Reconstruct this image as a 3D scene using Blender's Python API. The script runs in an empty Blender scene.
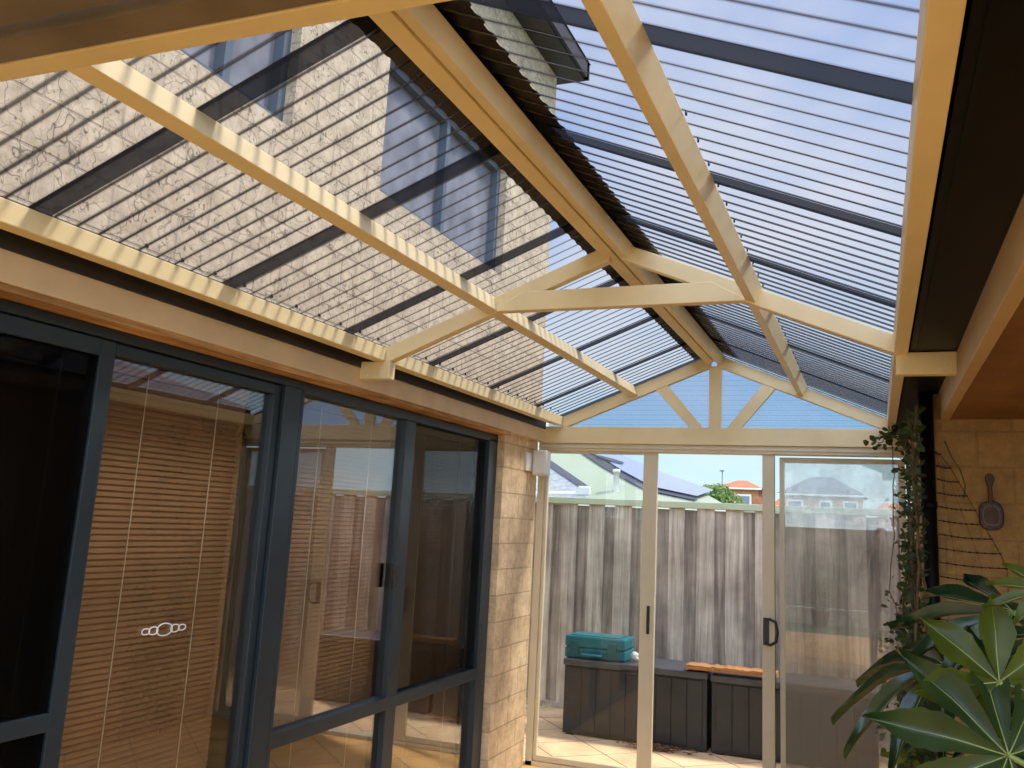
import bpy, bmesh, math, random
from mathutils import Vector, Matrix, Euler
random.seed(7)
C = bpy.context.scene.collection
PI = math.pi

# ------------------------------------------------------------------ materials
def newmat(name):
    m = bpy.data.materials.new(name); m.use_nodes = True
    nt = m.node_tree; nt.nodes.clear()
    out = nt.nodes.new('ShaderNodeOutputMaterial')
    return m, nt, out
def N(nt, t, **kw):
    n = nt.nodes.new(t)
    for k, v in kw.items():
        if k in n.inputs: n.inputs[k].default_value = v
        else: setattr(n, k, v)
    return n
def c4(c): return (c[0], c[1], c[2], 1)
def ramp(nt, fac, stops):
    r = nt.nodes.new('ShaderNodeValToRGB')
    e = r.color_ramp.elements
    while len(e) < len(stops): e.new(0.5)
    for i, (p, c) in enumerate(stops):
        e[i].position = p; e[i].color = c4(c)
    nt.links.new(fac, r.inputs[0])
    return r
def paint(name, col, rough=.45, var=.12, scale=6, bump=0.0, spec=.5, metallic=0):
    m, nt, out = newmat(name)
    b = N(nt, 'ShaderNodeBsdfPrincipled', Roughness=rough, Metallic=metallic)
    b.inputs['Specular IOR Level'].default_value = spec
    tc = N(nt, 'ShaderNodeTexCoord')
    no = N(nt, 'ShaderNodeTexNoise', Scale=scale, Detail=5.0)
    nt.links.new(tc.outputs['Object'], no.inputs['Vector'])
    lo = [x*(1-var) for x in col]; hi = [min(1, x*(1+var)) for x in col]
    r = ramp(nt, no.outputs[0], [(.3, lo), (.7, hi)])
    nt.links.new(r.outputs[0], b.inputs['Base Color'])
    if bump:
        bp = N(nt, 'ShaderNodeBump', Strength=bump, Distance=.01)
        n2 = N(nt, 'ShaderNodeTexNoise', Scale=scale*12, Detail=4.0)
        nt.links.new(tc.outputs['Object'], n2.inputs['Vector'])
        nt.links.new(n2.outputs[0], bp.inputs['Height']); nt.links.new(bp.outputs[0], b.inputs['Normal'])
    nt.links.new(b.outputs[0], out.inputs[0])
    return m
def brick(name, axis, c1, c2, mortar, bw=.29, bh=.162, veins=False, rough=.9):
    m, nt, out = newmat(name)
    b = N(nt, 'ShaderNodeBsdfPrincipled', Roughness=rough)
    b.inputs['Specular IOR Level'].default_value = .2
    tc = N(nt, 'ShaderNodeTexCoord'); sp = N(nt, 'ShaderNodeSeparateXYZ'); cb = N(nt, 'ShaderNodeCombineXYZ')
    nt.links.new(tc.outputs['Object'], sp.inputs[0])
    nt.links.new(sp.outputs[1 if axis == 'x' else 0], cb.inputs[0]); nt.links.new(sp.outputs[2], cb.inputs[1])
    br = N(nt, 'ShaderNodeTexBrick'); br.inputs['Color1'].default_value = c4(c1); br.inputs['Color2'].default_value = c4(c2)
    br.inputs['Mortar'].default_value = c4(mortar); br.inputs['Scale'].default_value = 1
    br.inputs['Mortar Size'].default_value = .006; br.inputs['Mortar Smooth'].default_value = .4
    br.inputs['Brick Width'].default_value = bw; br.inputs['Row Height'].default_value = bh
    nt.links.new(cb.outputs[0], br.inputs['Vector'])
    n1 = N(nt, 'ShaderNodeTexNoise', Scale=14.0, Detail=8.0, Roughness=.7)
    nt.links.new(tc.outputs['Object'], n1.inputs['Vector'])
    r1 = ramp(nt, n1.outputs[0], [(.3, (.62, .6, .56)), (.62, (1.08, 1.06, 1.02))])
    mx = N(nt, 'ShaderNodeMix', data_type='RGBA', blend_type='MULTIPLY'); mx.inputs[0].default_value = .9
    nt.links.new(br.outputs['Color'], mx.inputs[6]); nt.links.new(r1.outputs[0], mx.inputs[7])
    col = mx.outputs[2]
    if veins:
        nz = N(nt, 'ShaderNodeTexNoise', Scale=5.0, Detail=3.0)
        nt.links.new(tc.outputs['Object'], nz.inputs['Vector'])
        va = N(nt, 'ShaderNodeVectorMath', operation='MULTIPLY_ADD')
        va.inputs[1].default_value = (.35, .35, .35)
        nt.links.new(nz.outputs['Color'], va.inputs[0]); nt.links.new(tc.outputs['Object'], va.inputs[2])
        for sc, th, dk in ((5.5, .018, .25), (13, .018, .45)):
            vo = N(nt, 'ShaderNodeTexVoronoi', feature='DISTANCE_TO_EDGE', Scale=float(sc))
            nt.links.new(va.outputs[0], vo.inputs['Vector'])
            rv = ramp(nt, vo.outputs['Distance'], [(0, (dk*.8, dk*.9, dk*1.1)), (th, (1, 1, 1))])
            m2 = N(nt, 'ShaderNodeMix', data_type='RGBA', blend_type='MULTIPLY'); m2.inputs[0].default_value = .8
            nt.links.new(col, m2.inputs[6]); nt.links.new(rv.outputs[0], m2.inputs[7]); col = m2.outputs[2]
        n3 = N(nt, 'ShaderNodeTexNoise', Scale=45.0, Detail=2.0)
        nt.links.new(tc.outputs['Object'], n3.inputs['Vector'])
        r3 = ramp(nt, n3.outputs[0], [(.30, (.35, .28, .25)), (.36, (1, 1, 1))])
        m3 = N(nt, 'ShaderNodeMix', data_type='RGBA', blend_type='MULTIPLY'); m3.inputs[0].default_value = .8
        nt.links.new(col, m3.inputs[6]); nt.links.new(r3.outputs[0], m3.inputs[7]); col = m3.outputs[2]
    nt.links.new(col, b.inputs['Base Color'])
    bp = N(nt, 'ShaderNodeBump', Strength=.5, Distance=.012)
    md = N(nt, 'ShaderNodeMath', operation='SUBTRACT')
    nt.links.new(n1.outputs[0], md.inputs[0]); nt.links.new(br.outputs['Fac'], md.inputs[1])
    nt.links.new(md.outputs[0], bp.inputs['Height']); nt.links.new(bp.outputs[0], b.inputs['Normal'])
    nt.links.new(b.outputs[0], out.inputs[0])
    return m
def glassy(name, tint, edge=None, ior=1.5, rough=0.0, gain=1.0, gcol=(1, 1, 1)):
    """thin sheet: tinted transparency, darker at grazing angles, plus fresnel reflection"""
    m, nt, out = newmat(name)
    tr = N(nt, 'ShaderNodeBsdfTransparent'); tr.inputs[0].default_value = c4(tint)
    if edge:
        lw = N(nt, 'ShaderNodeLayerWeight', Blend=.5)
        r = ramp(nt, lw.outputs['Facing'], edge)
        nt.links.new(r.outputs[0], tr.inputs[0])
    gl = N(nt, 'ShaderNodeBsdfGlossy', Roughness=rough); gl.inputs[0].default_value = c4(gcol)
    fr = N(nt, 'ShaderNodeFresnel', IOR=ior)
    ge = N(nt, 'ShaderNodeNewGeometry'); io = N(nt, 'ShaderNodeMapRange')   # thin sheet: same reflectance from both sides
    io.inputs[3].default_value = ior; io.inputs[4].default_value = 1/ior
    nt.links.new(ge.outputs['Backfacing'], io.inputs[0]); nt.links.new(io.outputs[0], fr.inputs['IOR'])
    mu = N(nt, 'ShaderNodeMath', operation='MULTIPLY'); mu.inputs[1].default_value = gain; mu.use_clamp = True
    nt.links.new(fr.outputs[0], mu.inputs[0])
    mx = N(nt, 'ShaderNodeMixShader')
    nt.links.new(mu.outputs[0], mx.inputs[0]); nt.links.new(tr.outputs[0], mx.inputs[1]); nt.links.new(gl.outputs[0], mx.inputs[2])
    nt.links.new(mx.outputs[0], out.inputs[0])
    return m
def veil(name, col, fac, blotch=0.0):
    """fly-screen mesh seen as a veil: part open, part threads"""
    m, nt, out = newmat(name)
    tr = N(nt, 'ShaderNodeBsdfTransparent'); di = N(nt, 'ShaderNodeBsdfDiffuse'); di.inputs[0].default_value = c4(col)
    tl = N(nt, 'ShaderNodeBsdfTranslucent'); tl.inputs[0].default_value = c4(col)
    m1 = N(nt, 'ShaderNodeMixShader'); m1.inputs[0].default_value = .5
    nt.links.new(di.outputs[0], m1.inputs[1]); nt.links.new(tl.outputs[0], m1.inputs[2])
    mx = N(nt, 'ShaderNodeMixShader'); mx.inputs[0].default_value = fac
    if blotch:
        tc = N(nt, 'ShaderNodeTexCoord'); no = N(nt, 'ShaderNodeTexNoise', Scale=3.5, Detail=7.0, Roughness=.65)
        nt.links.new(tc.outputs['Object'], no.inputs['Vector'])
        mr = N(nt, 'ShaderNodeMapRange'); mr.inputs[1].default_value = .3; mr.inputs[2].default_value = .7
        mr.inputs[3].default_value = fac-blotch; mr.inputs[4].default_value = fac+blotch
        nt.links.new(no.outputs[0], mr.inputs[0]); nt.links.new(mr.outputs[0], mx.inputs[0])
    nt.links.new(tr.outputs[0], mx.inputs[1]); nt.links.new(m1.outputs[0], mx.inputs[2])
    nt.links.new(mx.outputs[0], out.inputs[0])
    return m
def wood(name, c_lo, c_hi, axis='z', scale=1.0, rough=.8, bump=.3):
    m, nt, out = newmat(name)
    b = N(nt, 'ShaderNodeBsdfPrincipled', Roughness=rough); b.inputs['Specular IOR Level'].default_value = .25
    tc = N(nt, 'ShaderNodeTexCoord'); mp = N(nt, 'ShaderNodeMapping')
    s = {'x': (1.2, 30, 30), 'y': (30, 1.2, 30), 'z': (30, 30, 1.2)}[axis]
    mp.inputs['Scale'].default_value = [v*scale for v in s]
    nt.links.new(tc.outputs['Object'], mp.inputs[0])
    n1 = N(nt, 'ShaderNodeTexNoise', Scale=1.0, Detail=8.0, Roughness=.65, Distortion=.6)
    nt.links.new(mp.outputs[0], n1.inputs['Vector'])
    r = ramp(nt, n1.outputs[0], [(.3, c_lo), (.68, c_hi)])
    n2 = N(nt, 'ShaderNodeTexNoise', Scale=3.0, Detail=4.0)
    nt.links.new(tc.outputs['Object'], n2.inputs['Vector'])
    r2 = ramp(nt, n2.outputs[0], [(.35, (.62, .6, .6)), (.65, (1.1, 1.1, 1.1))])
    mx = N(nt, 'ShaderNodeMix', data_type='RGBA', blend_type='MULTIPLY'); mx.inputs[0].default_value = .9
    nt.links.new(r.outputs[0], mx.inputs[6]); nt.links.new(r2.outputs[0], mx.inputs[7])
    nt.links.new(mx.outputs[2], b.inputs['Base Color'])
    bp = N(nt, 'ShaderNodeBump', Strength=bump, Distance=.01)
    nt.links.new(n1.outputs[0], bp.inputs['Height']); nt.links.new(bp.outputs[0], b.inputs['Normal'])
    nt.links.new(b.outputs[0], out.inputs[0])
    return m
def paving(name, ca=(.80, .50, .24), cb_=(.74, .45, .21)):
    m, nt, out = newmat(name)
    b = N(nt, 'ShaderNodeBsdfPrincipled', Roughness=.85)
    tc = N(nt, 'ShaderNodeTexCoord'); mp = N(nt, 'ShaderNodeMapping')
    mp.inputs['Rotation'].default_value = (0, 0, math.radians(48)); mp.inputs['Location'].default_value = (.12, .18, 0)
    nt.links.new(tc.outputs['Object'], mp.inputs[0])
    br = N(nt, 'ShaderNodeTexBrick'); br.offset = 0
    br.inputs['Color1'].default_value = c4(ca); br.inputs['Color2'].default_value = c4(cb_)
    br.inputs['Mortar'].default_value = (.30, .20, .12, 1); br.inputs['Scale'].default_value = 1
    br.inputs['Mortar Size'].default_value = .006; br.inputs['Brick Width'].default_value = .4; br.inputs['Row Height'].default_value = .4
    nt.links.new(mp.outputs[0], br.inputs['Vector'])
    n1 = N(nt, 'ShaderNodeTexNoise', Scale=4.0, Detail=8.0)
    nt.links.new(tc.outputs['Object'], n1.inputs['Vector'])
    r = ramp(nt, n1.outputs[0], [(.3, (.75, .72, .7)), (.7, (1.1, 1.1, 1.08))])
    mx = N(nt, 'ShaderNodeMix', data_type='RGBA', blend_type='MULTIPLY'); mx.inputs[0].default_value = 1
    nt.links.new(br.outputs['Color'], mx.inputs[6]); nt.links.new(r.outputs[0], mx.inputs[7])
    nt.links.new(mx.outputs[2], b.inputs['Base Color']); nt.links.new(b.outputs[0], out.inputs[0])
    return m
def leafmat(name, c1, c2, rough=.35, trans=.35):
    m, nt, out = newmat(name)
    tc = N(nt, 'ShaderNodeTexCoord'); no = N(nt, 'ShaderNodeTexNoise', Scale=9.0, Detail=3.0)
    nt.links.new(tc.outputs['Object'], no.inputs['Vector'])
    r = ramp(nt, no.outputs[0], [(.35, c1), (.65, c2)])
    b = N(nt, 'ShaderNodeBsdfPrincipled', Roughness=rough)
    t = N(nt, 'ShaderNodeBsdfTranslucent')
    nt.links.new(r.outputs[0], b.inputs['Base Color'])
    hs = N(nt, 'ShaderNodeHueSaturation', Value=1.7, Saturation=1.1)
    nt.links.new(r.outputs[0], hs.inputs['Color']); nt.links.new(hs.outputs[0], t.inputs[0])
    mx = N(nt, 'ShaderNodeMixShader'); mx.inputs[0].default_value = trans
    nt.links.new(b.outputs[0], mx.inputs[1]); nt.links.new(t.outputs[0], mx.inputs[2]); nt.links.new(mx.outputs[0], out.inputs[0])
    return m

M = {}
M['cream'] = paint('cream paint', (.81, .665, .365), .4, .05)
M['creamd'] = paint('cream door frame', (.66, .57, .375), .4, .05)
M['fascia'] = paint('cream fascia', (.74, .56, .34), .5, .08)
M['lintel'] = wood('rough timber lintel', (.22, .09, .025), (.72, .42, .17), 'y', 1.0)
M['soffit'] = wood('soffit timber', (.20, .085, .025), (.30, .14, .045), 'y', .25, .5, .08)
M['blue'] = paint('dark blue grey frame', (.018, .029, .036), .4, .1)
M['bluelite'] = paint('blue grey upper frame', (.10, .13, .16), .4, .1)
M['black'] = paint('dark gutter', (.0035, .003, .0025), .45, .3, spec=.15)
M['fasciaR'] = paint('shaded cream fascia', (.52, .36, .17), .5, .08)  # darker copy of the fascia cream, shade of the right side in its colour
M['gutbrown'] = paint('brown gutter', (.19, .15, .105), .4, .2)
M['cap'] = paint('ridge cap', (.035, .03, .03), .5, .2)
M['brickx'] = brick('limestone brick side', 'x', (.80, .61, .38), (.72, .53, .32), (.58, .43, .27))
M['bricky'] = brick('shaded limestone brick end', 'y', (.36, .225, .095), (.345, .215, .09), (.31, .19, .085))  # limestone in a darker tone, the alcove's shade put into the colour
M['upper'] = brick('upper storey brick', 'x', (.64, .53, .385), (.60, .49, .355), (.50, .41, .31), veins=True)
M['sheet'] = glassy('tinted corrugated sheet', (.7, .74, .8), [(0, (.80, .80, .82)), (.36, (.76, .76, .78)), (.52, (.52, .51, .53)), (.66, (.20, .195, .21)), (.82, (.07, .07, .08)), (1, (.02, .022, .03))], 1.35, .04, .7)
M['lap'] = veil('double lapped sheet', (.020, .022, .028), .93)
M['gable'] = glassy('gable infill sheet', (.45, .55, .68), [(0, (.42, .55, .72)), (.5, (.36, .46, .62)), (.85, (.12, .16, .22)), (1, (.03, .04, .06))], 1.5, .05, 1)
M['glass'] = glassy('window glass', (.90, .90, .88), None, 1.55, 0.0, 1.8)
M['clear'] = glassy('door glass', (.95, .97, .96), None, 1.4, 0.0, .7)
M['upglass'] = paint('painted sky reflection glass', (.20, .20, .22), .3, .35)  # opaque grey, the sky's reflection painted into the pane colour
M['glassR'] = glassy('reflective door glass', (.88, .88, .86), None, 1.55, 0.0, 3.4)
M['screen'] = veil('fly screen black', (.008, .007, .006), .32)
M['screen2'] = veil('dense fly screen black', (.006, .005, .004), .5)
M['haze'] = veil('dusty security mesh', (.34, .33, .29), .20, .06)
M['blind'] = paint('timber venetian slats', (.36, .185, .075), .5, .1)
M['cord'] = paint('pale cord', (.78, .62, .42), .7, .05)
M['dark'] = paint('dark interior', (.03, .02, .015), .9, .2)
M['chrome'] = paint('silver chain', (.75, .72, .66), .35, .1)
M['white'] = paint('off white plastic', (.72, .70, .64), .4, .04)
M['blackplastic'] = paint('black plastic', (.015, .014, .013), .35, .2)
M['paving'] = paving('sandy paving', (.93, .63, .35), (.88, .58, .32))
M['paving_in'] = paving('bounce orange paving', (.84, .49, .16), (.79, .45, .14))  # unseen floor, orange deepened to bounce warm light onto the beams
M['lawn'] = paint('lawn', (.10, .16, .04), .95, .5, 20, .6)
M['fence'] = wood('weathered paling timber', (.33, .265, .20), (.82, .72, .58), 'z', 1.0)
M['fenced'] = wood('weathered paling shade', (.20, .16, .125), (.56, .475, .385), 'z', 1.0)  # darker copy of the paling timber, shade of the gaps put into it
M['fcap'] = paint('pale green cap', (.52, .58, .38), .5, .06)
M['conc'] = paint('concrete plinth', (.50, .42, .32), .95, .3, 25, .5)
M['deckbox'] = paint('charcoal resin', (.021, .022, .023), .55, .25, 8, .15)
M['decklid'] = paint('charcoal lid', (.055, .057, .062), .5, .2, 8)  # lids are a lighter charcoal than the bodies
M['plank'] = wood('brown plank', (.22, .09, .03), (.50, .26, .10), 'x')
M['teal'] = paint('teal plastic', (.014, .15, .175), .4, .15, 12)
M['tealdk'] = paint('dark teal plastic', (.01, .10, .12), .5, .15)
M['litter'] = paint('dry leaves', (.22, .10, .05), .9, .5, 40)
M['pgreen'] = paint('pale green roof', (.33, .36, .25), .6, .03, 2)
M['tile'] = paint('grey tile', (.30, .31, .32), .8, .25, 12)
M['solar'] = paint('solar panels', (.27, .30, .42), .3, .05, 3)
M['solaredge'] = paint('solar frame and shadow', (.07, .07, .09), .5, .1)  # dark edges, and the painted shadow under the solar panels
M['orange'] = paint('orange brick', (.42, .17, .07), .8, .2, 2)
M['rtile'] = paint('terracotta tile', (.40, .14, .06), .8, .15, 2)
M['gtile'] = paint('slate tile', (.12, .125, .16), .8, .15, 2)
M['pink'] = paint('pink brick', (.42, .24, .17), .8, .2, 2)
M['pane'] = paint('far window', (.15, .17, .2), .2, .1)
M['bush'] = leafmat('bush leaves', (.10, .17, .04), (.26, .34, .10), .6, .2)
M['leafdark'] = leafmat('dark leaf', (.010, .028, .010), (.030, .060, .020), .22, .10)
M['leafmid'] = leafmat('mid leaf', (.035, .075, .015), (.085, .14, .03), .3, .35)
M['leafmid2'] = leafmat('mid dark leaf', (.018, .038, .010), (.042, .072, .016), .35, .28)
M['leaflit'] = leafmat('lit leaf', (.06, .09, .010), (.125, .165, .022), .4, .5)  # sunlit yellow-green put into the colour; young vine growth shares it
M['vine'] = leafmat('vine leaf', (.020, .038, .012), (.065, .10, .03), .65, .25)
M['stem'] = paint('woody stem', (.13, .085, .045), .8, .3, 30)
M['petiole'] = paint('green petiole', (.22, .27, .07), .4, .15, 10)
M['net'] = paint('rusty netting', (.045, .02, .012), .8, .2, 30)
M['paddle'] = wood('dark carved wood', (.035, .015, .008), (.11, .05, .025), 'z', 1, .45)
M['pot'] = paint('terracotta pot', (.30, .13, .07), .8, .15, 8)
M['skin'] = paint('skin', (.55, .32, .22), .5, .05)
M['cloth'] = paint('dark clothes', (.05, .05, .065), .9, .15)
M['cloth2'] = paint('grey trousers', (.10, .10, .11), .9, .15)

# ------------------------------------------------------------------ mesh helpers
class MB:
    def __init__(s): s.v = []; s.f = []; s.sm = []
    def add(s, vs, fs, smooth=False):
        o = len(s.v); s.v += [tuple(v) for v in vs]
        s.f += [tuple(i+o for i in f) for f in fs]; s.sm += [smooth]*len(fs); return s
    def box(s, x0, x1, y0, y1, z0, z1):
        v = [(x, y, z) for x in (x0, x1) for y in (y0, y1) for z in (z0, z1)]
        return s.add(v, [(0, 1, 3, 2), (4, 6, 7, 5), (0, 4, 5, 1), (2, 3, 7, 6), (0, 2, 6, 4), (1, 5, 7, 3)])
    def prism(s, poly, axis, a, b):
        """poly: 2d points in the plane across 'axis'; extruded from a to b along it"""
        def P(p, t): return {'x': (t, p[0], p[1]), 'y': (p[0], t, p[1]), 'z': (p[0], p[1], t)}[axis]
        n = len(poly); v = [P(p, a) for p in poly]+[P(p, b) for p in poly]
        return s.add(v, [tuple(range(n)), tuple(range(2*n-1, n-1, -1))]+[(i, i+n, (i+1) % n+n, (i+1) % n) for i in range(n)])
    def tube(s, pts, r, n=6, smooth=True):
        pts = [Vector(p) for p in pts]; rs = r if isinstance(r, (list, tuple)) else [r]*len(pts)
        vs = []; fs = []
        for i, p in enumerate(pts):
            d = (pts[min(i+1, len(pts)-1)]-pts[max(i-1, 0)]).normalized()
            a = d.orthogonal().normalized() if i == 0 else (a-d*a.dot(d)).normalized()
            b = d.cross(a)
            for k in range(n):
                t = 2*PI*k/n; vs.append(p+(a*math.cos(t)+b*math.sin(t))*rs[i])
        for i in range(len(pts)-1):
            for k in range(n):
                fs.append((i*n+k, i*n+(k+1) % n, (i+1)*n+(k+1) % n, (i+1)*n+k))
        fs.append(tuple(range(n-1, -1, -1))); fs.append(tuple((len(pts)-1)*n+k for k in range(n)))
        return s.add(vs, fs, smooth)
    def lathe(s, prof, cx=0, cy=0, n=20):
        vs = [(cx+r*math.cos(2*PI*k/n), cy+r*math.sin(2*PI*k/n), z) for r, z in prof for k in range(n)]
        fs = [(i*n+k, i*n+(k+1) % n, (i+1)*n+(k+1) % n, (i+1)*n+k) for i in range(len(prof)-1) for k in range(n)]
        return s.add(vs, fs, True)
    def build(s, name, mat, parent=None, bevel=0):
        me = bpy.data.meshes.new(name); me.from_pydata(s.v, [], s.f)
        me.polygons.foreach_set('use_smooth', s.sm)
        bm = bmesh.new(); bm.from_mesh(me); bmesh.ops.recalc_face_normals(bm, faces=bm.faces) if bevel >= 0 else None
        bm.to_mesh(me); bm.free(); me.update()
        o = bpy.data.objects.new(name, me); C.objects.link(o)
        if mat: me.materials.append(M[mat])
        if parent:
            o.parent = parent; loc = Vector((0, 0, 0)); q = parent
            while q: loc += q.location; q = q.parent
            o.location = -loc if any(loc) else (0, 0, 0)
        if bevel > 0:
            b = o.modifiers.new('bevel', 'BEVEL'); b.width = bevel; b.segments = 2; b.limit_method = 'ANGLE'
        return o
def tag(o, label, cat, group=None, kind=None):
    o['label'] = label; o['category'] = cat
    if group: o['group'] = group
    if kind: o['kind'] = kind
    return o
def thing(name, label, cat, loc=(0, 0, 0), group=None):
    o = bpy.data.objects.new(name, None); C.objects.link(o); o.location = loc; o.empty_display_size = .1
    return tag(o, label, cat, group)
def struct(o, label=None, cat=None):
    o['kind'] = 'structure'
    if label: o['label'] = label; o['category'] = cat
    return o
def sroot(name, label, cat, loc=(0, 0, 0)):
    o = bpy.data.objects.new(name, None); C.objects.link(o); o.location = loc
    return struct(o, label, cat)

# ------------------------------------------------------------------ camera
cam = bpy.data.cameras.new('camera'); co = bpy.data.objects.new('camera', cam); C.objects.link(co)
yaw, pitch, roll = -.3704, .1888, .0487
fw = Vector((math.sin(yaw)*math.cos(pitch), math.cos(yaw)*math.cos(pitch), math.sin(pitch)))
r0 = Vector((math.cos(yaw), -math.sin(yaw), 0)); u0 = r0.cross(fw)
rr = math.cos(roll)*r0+math.sin(roll)*u0; uu = -math.sin(roll)*r0+math.cos(roll)*u0
mt = Matrix((rr, uu, -fw)).transposed().to_4x4(); mt.translation = Vector((0, 0, 1.6))
co.matrix_world = mt
cam.sensor_fit = 'HORIZONTAL'; cam.sensor_width = 36; cam.lens = 891.52/1024*36
cam.shift_x = -(533.03-512)/1024; cam.shift_y = (352.2-384)/1024
cam.clip_start = .02; cam.clip_end = 500
bpy.context.scene.camera = co

# ------------------------------------------------------------------ ground & setting
YF = 6.05; WX = -2.25; GX = -2.30
struct(MB().box(-40, 40, -40, 80, -.12, -.02).build('ground', 'lawn'), 'green lawn and ground beyond the paving', 'ground')
struct(MB().box(-9, 6, 6.0, 7.93, -.06, 0).build('paved_yard', 'paving'), 'sandy paving between the sliding door and the fence', 'paving')
fl = MB().box(-2.35, 6, -4.2, 6.0, -.06, 0).build('floor', 'paving_in')
struct(fl, 'warm square paving under the pergola laid on the diagonal', 'floor')

# lower house wall on the left: piers, band above the windows
w = MB()
w.box(-2.45, WX, 5.36, 5.98, 0, 2.28)       # brick pier beside the sliding door
w.box(-2.45, WX, -4, .4, 0, 2.17)
w.box(-2.45, WX, .4, 5.36, 2.20, 2.30)
struct(w.build('wall_left', 'brickx'), 'cream limestone brick wall pier left of the sliding door', 'wall')
# upper storey
up = MB()
ya0, ya1, yb0, yb1, zs, zt = 3.60, 5.16, 2.16, 2.88, 3.17, 3.93
up.box(-2.6, WX, -4, 6.02, 2.28, zs); up.box(-2.6, WX, -4, 6.02, zt, 5.02)
up.box(-2.6, WX, -4, yb0, zs, zt); up.box(-2.6, WX, yb1, ya0, zs, zt); up.box(-2.6, WX, ya1, 6.02, zs, zt)
up.box(-6, -2.6, 5.72, 6.02, 2.28, 5.02)
struct(up.build('wall_upper', 'upper'), 'weathered cream brick wall of the upper storey seen through the left roof', 'wall')
for i, (a, b, n) in enumerate(((ya0, ya1, 'wide'), (yb0, yb1, 'narrow'))):
    f = MB()
    for bx in ((a, b, zs, zs+.045), (a, b, zt-.045, zt), (a, a+.045, zs+.045, zt-.045), (b-.045, b, zs+.045, zt-.045), ((a+b)/2-.02, (a+b)/2+.02, zs+.045, zt-.045)):
        f.box(-2.38, -2.30, *bx)
    fo = struct(f.build('window_%d' % (i+5), 'bluelite'), '%s blue-grey framed upstairs window seen through the roof' % n, 'window')
    MB().box(-2.36, -2.35, a+.03, b-.03, zs+.03, zt-.03).build('pane', 'upglass', fo)
ev = MB().box(-6.4, -2.06, -4, 6.12, 5.02, 5.08).box(-2.09, -2.03, -4, 6.14, 5.03, 5.17).box(-6.4, -2.03, 6.10, 6.16, 5.03, 5.17)
struct(ev.build('trim_1', 'cap'), 'dark eaves of the upper storey', 'eaves')
ur = MB().add([(-2.02, -4, 5.16), (-2.02, 6.16, 5.16), (-6.4, 6.16, 5.16), (-6.4, -4, 5.18), (-4, -4, 6.2), (-4, 4.2, 6.2)], [(0, 1, 5, 4), (1, 2, 5), (2, 3, 4, 5), (0, 4, 3)])
struct(ur.build('roof_upper', 'gtile'), 'slate roof of the upper storey', 'roof')
# room behind the windows
rm = MB().box(-4.6, -4.5, .2, 5.6, 0, 2.4).box(-4.5, -2.47, .2, .3, 0, 2.4).box(-4.5, -2.47, 5.5, 5.6, 0, 2.4).box(-4.5, -2.47, .3, 5.5, 2.36, 2.4).box(-4.5, -2.36, .3, 5.5, -.02, .0)
struct(rm.build('wall_back', 'dark'), 'dark room behind the blinds', 'wall')
# fascia + timber lintel strip
struct(MB().box(-2.25, -2.20, .3, 6.0, 2.172, 2.262).build('trim_2', 'fascia', bevel=.003), 'cream fascia board above the left windows', 'fascia board')
struct(MB().box(-2.34, -2.205, .3, 5.36, 2.150, 2.171).build('trim_3', 'lintel'), 'rough brown timber strip under the left fascia', 'trim')
g = MB().box(-2.20, -2.125, .3, 5.98, 2.335, 2.35).box(-2.205, -2.195, .3, 5.98, 2.262, 2.40)
tag(g.build('gutter', 'cap'), 'narrow dark gutter between the left eave beam and the fascia', 'gutter')

# ------------------------------------------------------------------ left windows
def fr(mb, y0, y1, z0, z1, d=.06, x=GX): mb.box(x-d, x, y0, y1, z0, z1)
# door_2 : dark sliding door with screen (far left), door_3: glass panel with blind
H = 2.141
def panel_frame(name, y0, y1, z0, z1, sl, srr, st, sb, label, cat, mat='blue', x=GX, d=.05):
    m = MB(); fr(m, y0, y0+sl, z0, z1, d, x); fr(m, y1-srr, y1, z0, z1, d, x)
    fr(m, y0+sl, y1-srr, z1-st, z1, d, x); fr(m, y0+sl, y1-srr, z0, z0+sb, d, x)
    return m
# outer frame of the door group
df = MB(); fr(df, .9, 3.205, 2.115, H+.008, .09, GX+.012); fr(df, 3.075, 3.185, 0.04, 2.115, .09, GX+.01); fr(df, .9, .96, .04, 2.115, .09); fr(df, .9, 3.2, 0, .04, .09, GX)
d2 = struct(df.build('door_2', 'blue', bevel=.003), 'dark blue-grey framed glass door group left of the wide window', 'door')
p1 = panel_frame('', .97, 2.174, .045, 2.112, .055, .055, .055, .08, '', ''); fr(p1, 1.02, 2.119, .925, .978, .05)
s1 = p1.build('door_sash', 'blue', d2, bevel=.003)
MB().box(GX-.03, GX-.026, 1.02, 2.12, .1, 2.06).build('pane', 'glass', s1)
MB().box(GX-.012, GX-.010, 1.02, 2.12, .1, 2.06).build('fly_screen', 'screen2', s1)
p2 = panel_frame('', 2.176, 3.07, .045, 2.112, .012, .042, .042, .08, '', '', x=GX-.01)
s2 = p2.build('door_sash', 'blue', d2, bevel=.003)
MB().box(GX-.04, GX-.036, 2.187, 3.03, .1, 2.075).build('pane', 'glass', s2)
# decorative chain sticker on glass
ch = MB()
yc = 2.478
for k, (L, h) in enumerate(((.034, .010), (.040, .013), (.070, .021), (.040, .013), (.034, .010))):
    cyc = yc+L/2; pts = []
    for j in range(17):
        t = 2*PI*j/16; pts.append((GX-.031, cyc+L*.54*math.cos(t), 1.173+h*math.sin(t)))
    ch.tube(pts, .0022, 5); yc += L*.94
tag(ch.build('safety_sticker', 'chrome'), 'silver chain-shaped safety sticker on the tall glass door', 'sticker')
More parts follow.
